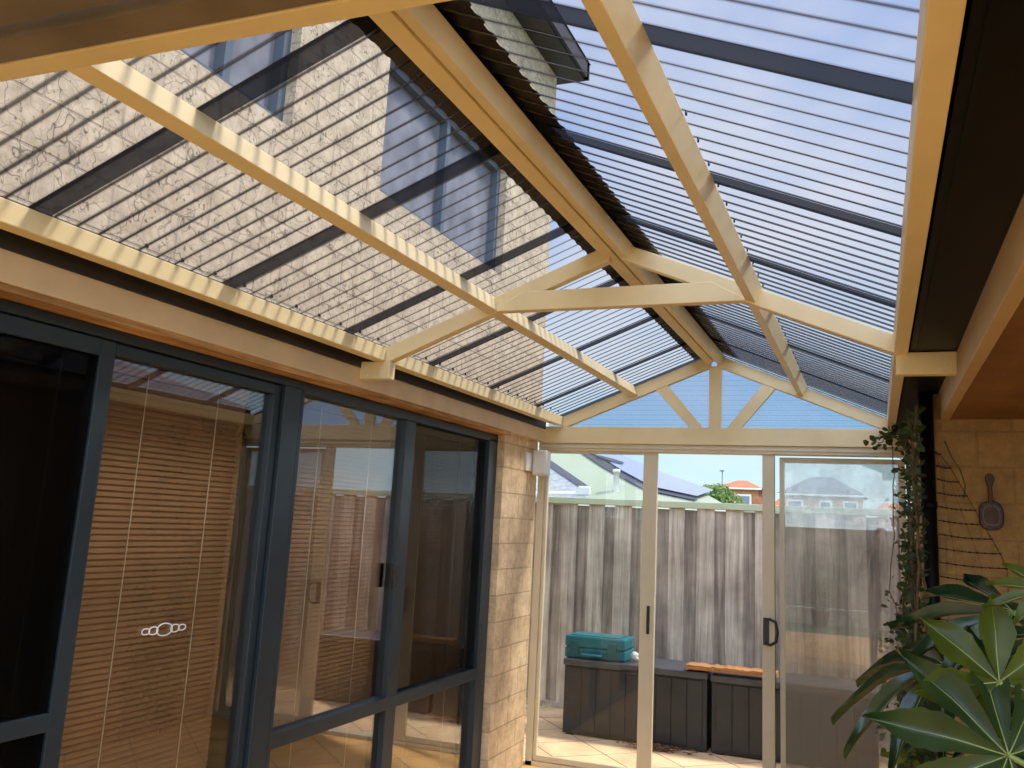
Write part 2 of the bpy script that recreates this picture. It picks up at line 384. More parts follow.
# window group right
wf = MB(); Y0, Y1, YM0, YM1 = 3.186, 5.335, 4.175, 4.255
for bx in ((3.186, 3.21, .04, 2.115), (5.215, 5.345, .04, 2.115), (3.186, 5.345, 2.10, H+.008), (3.186, 5.345, 0, .04)):
    fr(wf, *bx, .08, GX+.01)
fr(wf, 4.14, 4.245, .04, 2.10, .07, GX); fr(wf, 3.21, 5.215, .652, .712, .07, GX+.006)
w1 = struct(wf.build('window_1', 'blue', bevel=.003), 'wide dark blue-grey framed window with four panes', 'window')
for a, b, z0, z1 in ((3.21, 4.14, .712, 2.10), (4.245, 5.215, .712, 2.10), (3.21, 4.14, .04, .652), (4.245, 5.215, .04, .652)):
    MB().box(GX-.035, GX-.031, a, b, z0, z1).build('pane', 'glass', w1)
MB().box(GX-.018, GX-.016, 4.245, 5.215, .712, 2.10).build('fly_screen', 'screen', w1)
MB().box(GX+.0, GX+.022, 4.095, 4.135, 1.24, 1.36).build('latch', 'blackplastic', w1, bevel=.004)
# blinds
def blind(y0, y1, z0, z1, label, tilt=68, n_c=2, mat='blind'):
    t = thing('venetian_blind', label, 'blind', (GX-.10, (y0+y1)/2, z1), 'timber venetian blinds behind the left windows')
    s = MB(); z = z1-.05; a = math.radians(tilt); hw = .0128
    while z > z0+.02:
        dx, dz = math.cos(a)*hw, math.sin(a)*hw
        x = GX-.10
        s.add([(x+dx, y0, z-dz), (x+dx, y1, z-dz), (x+.0015, y0, z+.0015), (x+.0015, y1, z+.0015), (x-dx, y0, z+dz), (x-dx, y1, z+dz)], [(0, 1, 3, 2), (2, 3, 5, 4)], True)
        z -= .0205
    so = s.build('slats', mat, t, bevel=-1)
    MB().box(GX-.115, GX-.085, y0, y1, z1-.035, z1).build('head_rail', mat, t)
    MB().box(GX-.11, GX-.09, y0, y1, z0, z0+.015).build('bottom_rail', mat, t)
    for k in range(n_c):
        yy = y0+(y1-y0)*(.28+.48*k)
        MB().tube([(GX-.082, yy, z1-.02), (GX-.082, yy, z0+.01)], .0022, 5).build('ladder_cord', 'cord', t)
    return t
blind(2.20, 2.965, .12, 2.07, 'brown venetian blind behind the tall glass door')
blind(3.22, 4.15, .12, 2.10, 'brown venetian blind behind the left window half with bright reflection')
blind(4.25, 5.20, .12, 2.10, 'brown venetian blind in shade behind the right window half with fly screen')
blind(1.05, 1.98, .9, 2.05, 'dark venetian blind behind the screened door at far left', mat='dark')
t = MB(); zz = 2.05
t.tube([(GX-.07, 2.04, 2.06), (GX-.07, 2.04, .5)], .0015, 4)
while zz > .5:
    t.box(GX-.073, GX-.067, 2.037, 2.043, zz, zz+.007); zz -= .012
tag(t.build('beaded_cord', 'stem'), 'brown beaded blind cord hanging inside the dark door', 'cord')

# white sensor box beside sliding door
s = thing('outdoor_speaker', 'small white box speaker mounted at the top of the brick pier', 'speaker', (-2.2, 5.8, 2.0))
MB().box(-2.235, -2.13, 5.84, 5.94, 1.925, 2.10).build('housing', 'white', s, bevel=.012)
MB().box(-2.222, -2.142, 5.834, 5.842, 1.937, 2.088).build('grille', 'white', s, bevel=.006)
MB().box(-2.25, -2.236, 5.74, 5.92, 1.95, 2.08).build('bracket', 'white', s, bevel=.003)

# ------------------------------------------------------------------ pergola frame
P = thing('pergola_frame', 'cream painted steel gable pergola frame over the patio', 'pergola')
SL = .405
def zl(x): return 2.366+SL*(x+2.07)      # left sheet underside
def zr_(x): return 2.366-SL*(x-.07)
YN = 1.255
MB().box(-2.13, -2.07, YN-.05, 6.0, 2.289, 2.352).build('eave_beam', 'cream', P, bevel=.003)
MB().box(.075, .122, YN-.3, 6.0, 2.272, 2.358).build('eave_beam', 'cream', P, bevel=.003)
MB().prism([(-1.572, 2.487), (-1.530, 2.503), (-1.558, 2.572), (-1.600, 2.555)], 'y', YN, 6.0).build('purlin', 'cream', P, bevel=.002)
MB().prism([(-.468, 2.510), (-.427, 2.493), (-.399, 2.553), (-.440, 2.570)], 'y', YN-.3, 6.0).build('purlin', 'cream', P, bevel=.002)
MB().prism([(-1.055, 2.714), (-1.011, 2.730), (-1.011, 2.785), (-1.079, 2.764)], 'y', YN-.2, 6.0).prism([(-1.001, 2.730), (-.953, 2.711), (-.930, 2.766), (-1.001, 2.787)], 'y', YN-.2, 6.0).box(-1.02, -.99, YN-.2, 6.0, 2.745, 2.785).build('ridge_beam', 'cream', P, bevel=.002)
def rafters(y0, y1, dep, off=0):
    MB().prism([(-2.08, zl(-2.08)-dep), (-1.03, zl(-1.03)-dep), (-1.03, zl(-1.03)-.012), (-2.08, zl(-2.08)-.012)], 'y', y0, y1).build('rafter', 'cream', P, bevel=.003)
    MB().prism([(.08, zr_(.08)-dep), (-.985, zr_(-.985)-dep), (-.985, zr_(-.985)-.012), (.08, zr_(.08)-.012)], 'y', y0, y1).build('rafter', 'cream', P, bevel=.003)
rafters(3.487, 3.535, .085)
MB().prism([(-1.58, 2.50), (-.45, 2.502), (-.60, 2.587), (-1.41, 2.585)], 'y', 3.483, 3.531).build('collar_tie', 'cream', P, bevel=.003)
MB().box(-2.20, -2.045, 3.484, 3.534, 2.208, 2.289).build('bracket', 'cream', P, bevel=.003)
MB().box(.080, .285, 3.484, 3.534, 2.198, 2.280).build('bracket', 'cream', P, bevel=.003)
rafters(5.99, 6.04, .095)
MB().box(-2.25, .24, 5.99, 6.06, 2.166, 2.283).build('tie_beam', 'cream', P, bevel=.003)
MB().box(-1.038, -.955, 5.992, 6.035, 2.283, 2.70).build('king_post', 'cream', P, bevel=.002)
MB().prism([(-1.165, 2.28), (-1.075, 2.28), (-1.345, 2.60), (-1.43, 2.57)], 'y', 5.994, 6.034).build('web_brace', 'cream', P, bevel=.002)
MB().prism([(-.828, 2.28), (-.918, 2.28), (-.665, 2.60), (-.58, 2.57)], 'y', 5.994, 6.034).build('web_brace', 'cream', P, bevel=.002)
MB().box(-2.25, .4, YN-.055, YN, 2.485, 2.56).build('end_beam', 'cream', P, bevel=.003)
bolt = None
for (x, y, z) in ((.225, 3.481, 2.262), (.225, 3.481, 2.215), (-2.16, 3.481, 2.272), (-2.16, 3.481, 2.225), (.245, 3.481, 2.238)):
    MB().box(x-.005, x+.005, y, y+.004, z-.005, z+.005).build('bolt', 'chrome', P)

# ------------------------------------------------------------------ corrugated roof
def sheet(name, y0, n, x0, x1, zf, parent, sgn, lift=.0):
    """n corrugations of 76 mm along y; runs from x0 to x1"""
    m = MB(); seg = 12; A = .0085; pit = .0765; nx = 3
    vs = []; fs = []
    cols = n*seg+1
    for j in range(cols):
        y = y0+pit*n*j/(cols-1)
        dz = A*math.cos(2*PI*j/seg)+A+lift
        for k in range(nx):
            x = x0+(x1-x0)*k/(nx-1); vs.append((x, y, zf(x)+dz))
    for j in range(cols-1):
        for k in range(nx-1):
            a = j*nx+k; fs.append((a, a+1, a+nx+1, a+nx))
    return m.add(vs, fs, True).build(name, 'sheet', parent, bevel=-1)
def lap(yc, wdt, x0, x1, zf, parent):
    m = MB(); m.add([(x0, yc-wdt/2, zf(x0)-.002), (x1, yc-wdt/2, zf(x1)-.002), (x1, yc+wdt/2, zf(x1)-.002), (x0, yc+wdt/2, zf(x0)-.002)], [(0, 1, 2, 3)])
    m.build('lap_strip', 'lap', parent, bevel=-1)
RL = thing('left_roof_panel', 'tinted corrugated polycarbonate roof slope beneath the brick wall', 'roof panel', (-2.07, 3, 2.37))
RR = thing('right_roof_panel', 'tinted corrugated polycarbonate roof slope showing open sky', 'roof panel', (.07, 3, 2.37))
RL.name = 'roof_panel'; RR.name = 'roof_panel.001'
pl = .0765*10
for k in range(6):
    a = 1.655+.7650*(k-1) if k else 1.655-.765
    sheet('roof_sheet', 1.655+pl*(k-1)+(0 if k else 0), 10, -2.16, -1.0, zl, RL, -1, .0007*(k % 2))
    sheet('roof_sheet', 1.565+pl*(k-1), 10, -1.0, .12, zr_, RR, 1, .0007*(k % 2))
sheet('roof_sheet', 1.655+pl*5, 7, -2.16, -1.0, zl, RL, -1); sheet('roof_sheet', 1.565+pl*5, 8, -1.0, .12, zr_, RR, 1)
for k in range(6):
    lap(1.655+pl*k, .074, -2.14, -1.0, zl, RL)
for k in range(6):
    lap(1.565+pl*k, .082, -1.0, .11, zr_, RR)
lap(6.0, .06, -2.12, -1, zl, RL); lap(6.0, .06, -1, .1, zr_, RR)
# screws along the eave and purlins
for par, zf, xs, ys in ((RL, zl, (-2.055,), 1.655), (RR, zr_, (-.392,), 1.565)):
    for x in xs:
        sc = MB(); y = ys+.0765*4.6
        while y < 5.9:
            z = zf(x)
            sc.tube([(x, y, z-.007), (x, y, z+.004)], .0055 if par is RL else .003, 6); y += .0765*2
        sc.build('screw_row', 'blackplastic', par)
# ridge cap with scribed edge following the corrugations
rc = MB(); vs = []; fs = []
ys = [YN-.3+i*.01275 for i in range(int((6.1-YN+.3)/.01275))]
for sx, zf in ((-1, zl), (1, zr_)):
    o = len(vs)
    for i, y in enumerate(ys):
        e = .15+((.010 if sx > 0 else .003) if (i % 6) < 3 else 0)
        vs += [(-1.0, y, zf(-1.0)+.035), (-1.0+sx*e, y, zf(-1.0+sx*e)+.024)]
    for i in range(len(ys)-1): fs.append((o+2*i, o+2*i+1, o+2*i+3, o+2*i+2))
rc.add(vs, fs)
tag(rc.build('ridge_cap', 'cap', bevel=-1), 'dark metal ridge cap flashing along the pergola apex', 'flashing')
# gable infill, horizontal corrugations
gi = MB(); vs = []; fs = []; z = 2.28; i = 0
zz = []
while z < 2.80: zz.append(z); z += .0042
for i, z in enumerate(zz):
    xl = -2.07+(z-2.366)/SL; xr = .07-(z-2.366)/SL
    xl = max(xl, -2.2); xr = min(xr, .2)
    if xl > -1.0: break
    yy = 6.050+.006*math.cos(2*PI*i/8)
    vs += [(xl, yy, z), (xr, yy, z)]
for i in range(len(vs)//2-1): fs.append((2*i, 2*i+1, 2*i+3, 2*i+2))
gi.add(vs, fs, True)
tag(gi.build('gable_infill', 'gable', bevel=-1), 'blue-tinted ribbed sheet filling the far gable above the sliding door', 'gable panel')

# near end gutter
ng = MB().box(-2.6, .6, YN-.135, YN-.060, 2.487, 2.50).box(-2.6, .6, YN-.140, YN-.135, 2.480, 2.60)
tag(ng.build('gutter', 'gutbrown'), 'brown gutter behind the nearest end beam at top left', 'gutter')
struct(MB().box(-2.6, .6, YN-.24, YN-.141, 2.64, 2.66).box(-2.6, .6, YN-.75, YN-.170, 2.485, 2.53).build('trim_4', 'gutbrown'), 'brown eaves board at the near end', 'eaves')

# ------------------------------------------------------------------ right side house
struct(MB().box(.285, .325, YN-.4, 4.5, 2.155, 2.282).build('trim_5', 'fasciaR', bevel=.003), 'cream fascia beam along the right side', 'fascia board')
struct(MB().box(.325, 3.2, .6, 4.5, 2.160, 2.185).build('ceiling', 'soffit'), 'brown timber soffit on the right', 'soffit')
gr = MB().box(.122, .285, YN-.4, 6.0, 2.283, 2.292).box(.122, .130, YN-.4, 6.0, 2.283, 2.40).box(.150, .158, YN-.4, 6.0, 2.279, 2.283)
tag(gr.build('gutter', 'black'), 'black box gutter between the right eave beam and the fascia', 'gutter')
struct(MB().add([(.2, .55, 2.42), (.2, 6.2, 2.42), (3.3, 6.2, 3.3), (3.3, .55, 3.3)], [(0, 1, 2, 3)]).build('sun_block_roof', 'gtile', bevel=-1), 'unseen roof plane added over the right side to block the sun', 'roof')  # out of view, added as sun-blocking geometry
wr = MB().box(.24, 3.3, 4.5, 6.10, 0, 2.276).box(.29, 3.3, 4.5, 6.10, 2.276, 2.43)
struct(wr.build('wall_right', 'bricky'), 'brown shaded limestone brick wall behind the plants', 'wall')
struct(MB().box(3.2, 3.3, .6, 4.5, 0, 2.2).build('light_block_wall', 'bricky'), 'unseen wall added to keep light out of the alcove', 'wall')  # out of view, added to close the open side and keep the alcove dark

# ------------------------------------------------------------------ sliding door
D = sroot('door_1', 'cream aluminium sliding door at the end of the patio', 'door', (-1, YF, 0))
f = MB().box(-2.25, -2.20, YF-.04, YF+.06, .0, 2.11).box(.208, .24, YF-.04, YF+.06, 0, 2.11)
f.box(-2.25, .24, YF-.045, YF+.06, 2.112, 2.166).box(-2.25, .24, YF-.04, YF+.06, 0, .03)
f.build('frame', 'creamd', D, bevel=.003)
MB().box(-2.25, .24, YF-.052, YF-.03, 2.132, 2.150).build('head_track', 'creamd', D, bevel=.002)
def sash(x0, x1, y, sl, srr, z1, rt=.045, rb=.05, name='door_sash', th=.03):
    m = MB().box(x0, x0+sl, y, y+th, .032, z1).box(x1-srr, x1, y, y+th, .032, z1).box(x0+sl, x1-srr, y, y+th, z1-rt, z1).box(x0+sl, x1-srr, y, y+th, .032, .032+rb)
    return m.build(name, 'creamd', D, bevel=.003)
sA = sash(-2.198, -1.387, YF-.03, .022, .098, 2.135, .04, .035)
MB().box(-2.17, -1.49, YF-.018, YF-.014, .06, 2.10).build('pane', 'clear', sA)
MB().box(-1.437, -1.417, YF-.045, YF-.03, .915, 1.095).build('latch', 'blackplastic', sA, bevel=.004)
sB = sash(-.69, -.612, YF-.03, .078, .0, 2.115, .03, .03)
sC = sash(-.585, .175, YF+.008, .030, .042, 2.098, .030, .05)
MB().box(-.56, .14, YF+.02, YF+.024, .08, 2.072).build('pane', 'glassR', sC)
MB().box(-.56, .14, YF+.012, YF+.014, .08, 2.072).build('fly_screen', 'haze', sC)
# D handle
h = MB()
h.box(-.684, -.648, YF-.04, YF-.03, .915, 1.08)
h.tube([(-.66, YF-.04, 1.07), (-.64, YF-.06, 1.075), (-.605, YF-.065, 1.06), (-.592, YF-.066, 1.0), (-.602, YF-.065, .94), (-.64, YF-.06, .918), (-.66, YF-.04, .922)], .009, 8)
h.build('handle', 'blackplastic', sB)

# wire dangling over right sash
pts = [(.10, 5.96, 2.19), (.10, 5.955, 2.05), (.115, 5.955, 1.99), (.10, 5.955, 1.93), (.095, 5.955, 1.80), (.105, 5.955, 1.62), (.075, 5.955, 1.45), (.06, 5.955, 1.30), (.10, 5.955, 1.22), (.115, 5.955, 1.12), (.10, 5.955, 1.06), (.14, 5.955, 1.0), (.2, 5.955, .96)]
sm = []
for i in range(len(pts)-1):
    for k in range(4):
        tt = k/4; sm.append(Vector(pts[i]).lerp(Vector(pts[i+1]), tt)+Vector((.004*math.sin(i*2.1+tt*3), 0, 0)))
tag(MB().tube(sm, .0028, 5).build('dangling_vine_tendril', 'stem'), 'thin bare tendril hanging down over the right door pane', 'tendril')

# ------------------------------------------------------------------ fence
F = thing('paling_fence', 'weathered grey timber paling fence with pale green cap beyond the door', 'fence', (0, 7.95, 0))
fr_ = MB(); bk = MB(); x = -8.89+.0; k = 0
while x < 4:
    wv = .145+.01*math.sin(k*1.7); fr_.box(x, x+wv, 7.93+.002*(k % 2), 7.948, .03, 1.795); k += 1; x += .2475
x = -9.01
while x < 4:
    bk.box(x, x+.165, 7.950, 7.965, .03, 1.775); x += .2475
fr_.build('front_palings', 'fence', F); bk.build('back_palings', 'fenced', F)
MB().box(-9, 4.2, 7.905, 7.99, 1.79, 1.845).build('cap', 'fcap', F, bevel=.004)
MB().box(-9, 4.2, 7.90, 7.98, -.02, .05).build('plinth', 'conc', F)
MB().box(-9, 4.2, 7.966, 8.01, .35, .43).box(-9, 4.2, 7.966, 8.01, 1.45, 1.53).build('rail', 'fenced', F)

# storage boxes
def deckbox(x0, x1, label, ztop, ribs):
    t = thing('storage_box', label, 'storage box', ((x0+x1)/2, 7.2, 0), 'charcoal deck boxes in front of the fence')
    b = MB(); y0, y1 = 7.0, 7.5
    b.box(x0, x1, y0+.012, y1, .01, ztop-.05)
    wd = (x1-x0-.06)/ribs
    for i in range(ribs):
        b.box(x0+.03+i*wd+.003, x0+.03+(i+1)*wd-.003, y0+.004, y0+.014, .03, ztop-.06)
    b.build('body', 'deckbox', t, bevel=.008)
    MB().box(x0-.008, x1+.008, y0-.012, y1+.01, ztop-.05, ztop).build('lid', 'decklid', t, bevel=.012)
    MB().box((x0+x1)/2-.09, (x0+x1)/2+.09, y0-.022, y0-.01, ztop-.062, ztop-.045).build('handle', 'blackplastic', t, bevel=.004)
    for xx in (x0+.03, x1-.09):
        MB().box(xx, xx+.06, y0+.02, y0+.08, 0, .012).build('foot', 'blackplastic', t)
deckbox(-2.325, -1.205, 'long charcoal ribbed storage box carrying the teal tool case', .565, 9)
deckbox(-1.17, -.02, 'charcoal ribbed storage box half hidden behind the right door pane', .555, 9)
# plank on top
pk = MB(); n = 22; random.seed(3)
top = [(-1.36+i*(.66/n), random.uniform(-.006, .006)) for i in range(n+1)]
pk.add([(x, 6.98+d, .572+(.008 if i else 0)) for i, (x, d) in enumerate(top)]+[(x+.0, 7.13, .572) for x, d in top]+[(x, 6.98+d, .612+d*.6) for x, d in top]+[(x, 7.13, .615+d) for x, d in top],
       [(i, i+1, i+1+(n+1)*2, i+(n+1)*2) for i in range(n)]+[(i+(n+1)*2, i+1+(n+1)*2, i+1+(n+1)*3, i+(n+1)*3) for i in range(n)]+[(i+(n+1), i+1+(n+1), i+1, i) for i in range(n)]+[(i+(n+1), i+(n+1)*3, i+1+(n+1)*3, i+1+(n+1)) for i in range(n)]+[(0, (n+1)*2, (n+1)*3, n+1), (n, 2*n+1, 4*n+3, 3*n+2)])
tag(pk.build('timber_plank', 'plank'), 'rough brown timber plank lying across the two storage boxes', 'plank')
# tool case
T = thing('tool_case', 'teal plastic power tool case on the left storage box', 'tool case', (-2.09, 7.2, .567))
MB().box(-2.345, -1.85, 7.05, 7.36, .568, .645).build('base', 'teal', T, bevel=.012)
MB().box(-2.345, -1.85, 7.05, 7.36, .650, .735).build('lid', 'teal', T, bevel=.014)
MB().box(-2.33, -1.865, 7.062, 7.34, .64, .655).build('seam', 'tealdk', T)
for xx in (-2.30, -1.99):
    MB().box(xx, xx+.075, 7.036, 7.052, .60, .70).build('latch', 'tealdk', T, bevel=.004)
MB().tube([(-2.20, 7.05, .615), (-2.195, 7.02, .60), (-2.03, 7.02, .60), (-2.025, 7.05, .615)], .011, 8).build('handle', 'teal', T)
MB().box(-2.30, -1.90, 7.08, 7.30, .735, .742).build('lid_ribs', 'teal', T, bevel=.003)
# crumpled bag scrap beside
cb = MB(); random.seed(5); bm = bmesh.new(); bmesh.ops.create_icosphere(bm, subdivisions=2, radius=1)
vs = [(-1.80+v.co.x*.035*random.uniform(.7, 1.2), 7.16+v.co.y*.03, .607+v.co.z*.038*random.uniform(.7, 1.1)) for v in bm.verts]
cb.add(vs, [tuple(v.index for v in f.verts) for f in bm.faces]); bm.free()
tag(cb.build('plastic_bag', 'white'), 'small crumpled white plastic scrap beside the teal case', 'bag')
# leaf litter
random.seed(11); lt = MB()
for i in range(260):
    x = random.gauss(-1.55, .12); y = random.uniform(6.85, 6.955); s_ = random.uniform(.01, .025); a = random.uniform(0, PI); z = random.uniform(.003, .03)
    lt.add([(x+s_*math.cos(a), y+s_*math.sin(a), z), (x-s_*.4*math.sin(a), y+s_*.4*math.cos(a), z+.008), (x-s_*math.cos(a), y-s_*math.sin(a), z), (x+s_*.4*math.sin(a), y-s_*.4*math.cos(a), z+.006)], [(0, 1, 2, 3)])
tag(lt.build('leaf_litter', 'litter', bevel=-1), 'small heap of dry brown leaves in front of the storage boxes', 'leaf litter', kind='stuff')
# ------------------------------------------------------------------ neighbours beyond the fence
def onroof(x, y, z0, y0, sl): return z0+(y-y0)*sl
K = math
import numpy as np
fwn, rn, un = np.array(fw), np.array(rr), np.array(uu)
def PX(px, py, y0, z0, sl):
    """world point of the neighbour's roof plane z = z0+(y-y0)*sl, from measured bearings"""
    v = fwn+(px-533.03)/891.52*rn-(py-352.2)/891.52*un
    t = (z0-y0*sl-1.6)/(v[2]-v[1]*sl); return (float(v[0]*t), float(v[1]*t), float(1.6+v[2]*t))
NH = thing('neighbour_house', 'neighbouring house with pale green roof and solar panels just over the fence', 'house', (-4, 14, 0))
def poly(name, pts, mat, par, y0=13, z0=1.95, sl=.42, lift=0):
    v = [PX(a, b, y0, z0, sl) for a, b in pts]; v = [(p[0], p[1], p[2]+lift) for p in v]
    return MB().add(v, [tuple(range(len(v)))]).build(name, mat, par, bevel=-1)
poly('roof', [(470, 520), (470, 405), (560, 430), (610, 452), (644, 468), (680, 482), (704, 493), (722, 503), (728, 515), (700, 520)], 'pgreen', NH)
poly('solar_panel', [(585, 453), (556, 428), (606, 450.6), (644, 468.6), (672, 480), (648, 488), (622, 474), (607, 464)], 'solar', NH, lift=.06)
poly('solar_panel', [(646, 489), (672, 480), (700, 489.5), (714, 494), (697, 500)], 'solar', NH, lift=.06)
poly('panel_edge_shadow', [(578, 452), (584, 452), (604, 464.5), (622, 473), (647, 488), (697, 499.8), (697, 502.5), (645, 491.5), (612, 474), (600, 467)], 'solaredge', NH, lift=.03)  # dark strip painted as the shadow along the panels' lower edge
poly('panel_gap', [(594, 458.5), (612, 463), (624, 467), (622, 468.5), (608, 465)], 'solaredge', NH, lift=.08)
vp = PX(616, 491, 13, 1.95, .42)
MB().lathe([(.045, vp[2]-.1), (.045, vp[2]+.28), (.06, vp[2]+.28), (.06, vp[2]+.33), (0, vp[2]+.34)], vp[0], vp[1], 12).build('vent_pipe', 'white', NH)
MB().box(-12, -1.2, 13.3, 13.4, -.1, 1.95).build('wall', 'pgreen', NH)
NP = thing('garden_shed', 'small grey tiled roof with white gutter at the left just over the fence', 'shed', (-5, 11.5, 0))
poly('roof', [(500, 425), (547, 463), (590, 494), (590, 498), (500, 498)], 'tile', NP, y0=11, z0=1.95, sl=.42)
poly('verge', [(547, 459), (592, 490), (590, 495), (547, 466)], 'solaredge', NP, y0=11, z0=1.95, sl=.42, lift=.02)
a = PX(535, 494, 11, 1.95, .42); b_ = PX(583, 494, 11, 1.95, .42)
MB().tube([a, b_], .035, 8).build('gutter', 'white', NP)
MB().box(b_[0]-.06, b_[0]+.1, b_[1]-.05, b_[1]+.05, b_[2]-.02, b_[2]+.1).build('gutter_end', 'white', NP, bevel=.02)
MB().box(-9, b_[0]-.2, 11.2, 11.3, -.1, 1.93).build('wall', 'pgreen', NP)

def hip_house(name, label, x0, x1, y, dep, ze, zr, ridge, wall, roof, wins):
    t = thing(name, label, 'house', ((x0+x1)/2, y, 0))
    MB().box(x0+.3, x1-.3, y+.3, y+dep-.3, -.1, ze).build('wall', wall, t)
    r0x, r1x = ridge; yr = y+dep/2
    MB().add([(x0, y, ze), (x1, y, ze), (x1, y+dep, ze), (x0, y+dep, ze), (r0x, yr, zr), (r1x, yr, zr)], [(0, 1, 5, 4), (1, 2, 5), (2, 3, 4, 5), (3, 0, 4)]).build('roof', roof, t)
    MB().box(x0, x1, y-.1, y, ze-.1, ze).build('gutter', 'white', t)
    for (a, b, c, d) in wins:
        wn = MB().box(a, b, y+.22, y+.3, c, d).build('window', 'white', t)
        MB().box(a+.12, b-.12, y+.18, y+.22, c+.12, d-.12).build('pane', 'pane', wn)
    return t
hip_house('brick_house', 'distant orange brick house with terracotta roof behind the bush', -9.9, -6.9, 60, 5, 4.5, 5.12, (-8.8, -8.2), 'orange', 'rtile', [(-8.7, -7.6, 3.2, 4.1)])
hip_house('brick_house', 'distant low terracotta roofed house right of the orange one', -7.0, -4.9, 66, 5, 3.6, 4.6, (-6.2, -5.4), 'pink', 'rtile', [(-6.3, -5.5, 3.0, 3.4)])
hip_house('brick_house', 'distant pink brick house with slate hip roof seen through the right pane', -5.8, -.5, 58, 6, 4.15, 5.4, (-3.9, -2.6), 'pink', 'gtile', [(-5.2, -4.2, 3.0, 3.8), (-3.3, -2.5, 3.0, 3.8), (-1.9, -1.0, 3.0, 3.8)])
hip_house('brick_house', 'low distant house with pale roof near the right door jamb', -.2, 2.2, 70, 6, 3.5, 4.3, (.5, 1.5), 'pink', 'rtile', [])
lp = thing('street_lamp', 'thin distant street lamp above the orange house', 'street lamp', (-9.3, 60, 0))
MB().tube([(-9.3, 59, 0), (-9.3, 59, 5.5)], .035, 6).build('pole', 'gtile', lp)
MB().box(-9.45, -9.2, 58.9, 59.1, 5.47, 5.54).build('lamp_head', 'gtile', lp)
# bush
def leafcloud(name, mat, par, cs, n, size, seed=1):
    random.seed(seed); m = MB()
    for i in range(n):
        c, r = random.choice(cs)
        d = Vector((random.gauss(0, 1), random.gauss(0, 1), random.gauss(0, 1))).normalized()*r*random.uniform(.6, 1.0)
        p = Vector(c)+d; q = Euler((random.uniform(0, 6), random.uniform(0, 6), 0)).to_matrix(); s_ = size*random.uniform(.6, 1.2)
        m.add([p+q@Vector(v)*s_ for v in ((-1, 0, 0), (0, -.5, 0), (1, 0, .1), (0, .5, 0))], [(0, 1, 2, 3)])
    return m.build(name, mat, par, bevel=-1)
B = thing('garden_bush', 'round green bush in front of the orange house', 'bush', (-4.4, 26, 0))
leafcloud('foliage', 'bush', B, [((-4.50, 26, 2.55), .38), ((-4.15, 26, 2.62), .36), ((-4.6, 26, 2.1), .5), ((-3.85, 26, 2.3), .42), ((-4.2, 26, 1.9), .6)], 3200, .06)
MB().tube([(-4.4, 26, -.05), (-4.3, 26, 2.0)], .05, 8).build('trunk', 'stem', B)
# ------------------------------------------------------------------ wooden paddle on the right wall
W = thing('wooden_paddle', 'dark carved wooden paddle board hung on the right brick wall', 'ornament', (.478, 4.49, 1.78))
def bodyshape(s=1, cx=.478, cz=1.728):
    pts = []
    for j in range(28):
        t = 2*PI*j/28; c, s_ = math.cos(t), math.sin(t)
        pts.append((cx+.050*s*math.copysign(abs(c)**.75, c), cz+.064*s*math.copysign(abs(s_)**.75, s_)))
    return pts
MB().prism(bodyshape(), 'y', 4.476, 4.500).build('blade', 'paddle', W, bevel=.004)
MB().prism(bodyshape(.74), 'y', 4.472, 4.477).build('carved_panel', 'blackplastic', W)
MB().prism(bodyshape(.60, .478, 1.728), 'y', 4.469, 4.473).build('inlay', 'paddle', W)
hd = MB()
prof = [(1.785, .013), (1.80, .008), (1.83, .009), (1.855, .007), (1.87, .013), (1.885, .018), (1.90, .016), (1.912, .008)]
hd.prism([(.478-w_, z) for z, w_ in prof]+[(.478+w_, z) for z, w_ in reversed(prof)], 'y', 4.478, 4.4995)
hd.build('handle', 'paddle', W, bevel=.003)

# ------------------------------------------------------------------ netting trellis
nt_ = MB(); rows = []
for i in range(30):
    z = 2.01-.062*i
    wd = min(.27, .03+.031*i) if i > 0 else .02
    if z < .55: break
    pts = []
    for k in range(9):
        u = k/8; pts.append(Vector((.26+wd*u, 4.494-.012*math.sin(u*3), z-.006*math.sin(u*PI)-.012*u)))
    rows.append(pts); nt_.tube(pts, .0026, 4)
    for p in pts[1:]: nt_.box(p.x-.004, p.x+.004, p.y-.003, p.y+.003, p.z-.0035, p.z+.0035)
for k in range(2, 9, 3):
    nt_.tube([r[k] for r in rows], .0007, 4)
nt_.tube([r[8] for r in rows], .0016, 4)
tag(nt_.build('trellis_netting', 'net'), 'fan of rusty knotted garden netting on the right brick wall', 'netting')
dp = thing('shade_pipe', 'dark round pipe added for the shaded wall face behind the vine at the right corner', 'shade_pipe', (.224, 4.455, 0))  # black pipe added where the side face of the wall lies in shade
MB().tube([(.224, 4.455, 0), (.224, 4.455, 2.278)], .032, 14).build('pipe', 'black', dp)
for zc in (.6, 1.75): MB().tube([(.224, 4.455, zc), (.224, 4.455, zc+.03)], .036, 14).build('pipe_clip', 'black', dp)
# a bare twig on the wall
tag(MB().tube([(.30, 4.496, 2.06), (.33, 4.497, 1.98), (.36, 4.496, 1.93), (.38, 4.497, 1.86), (.37, 4.496, 1.8)], .0025, 5).build('dry_twig', 'stem'), 'dry dark twig curving down the wall above the netting', 'twig')

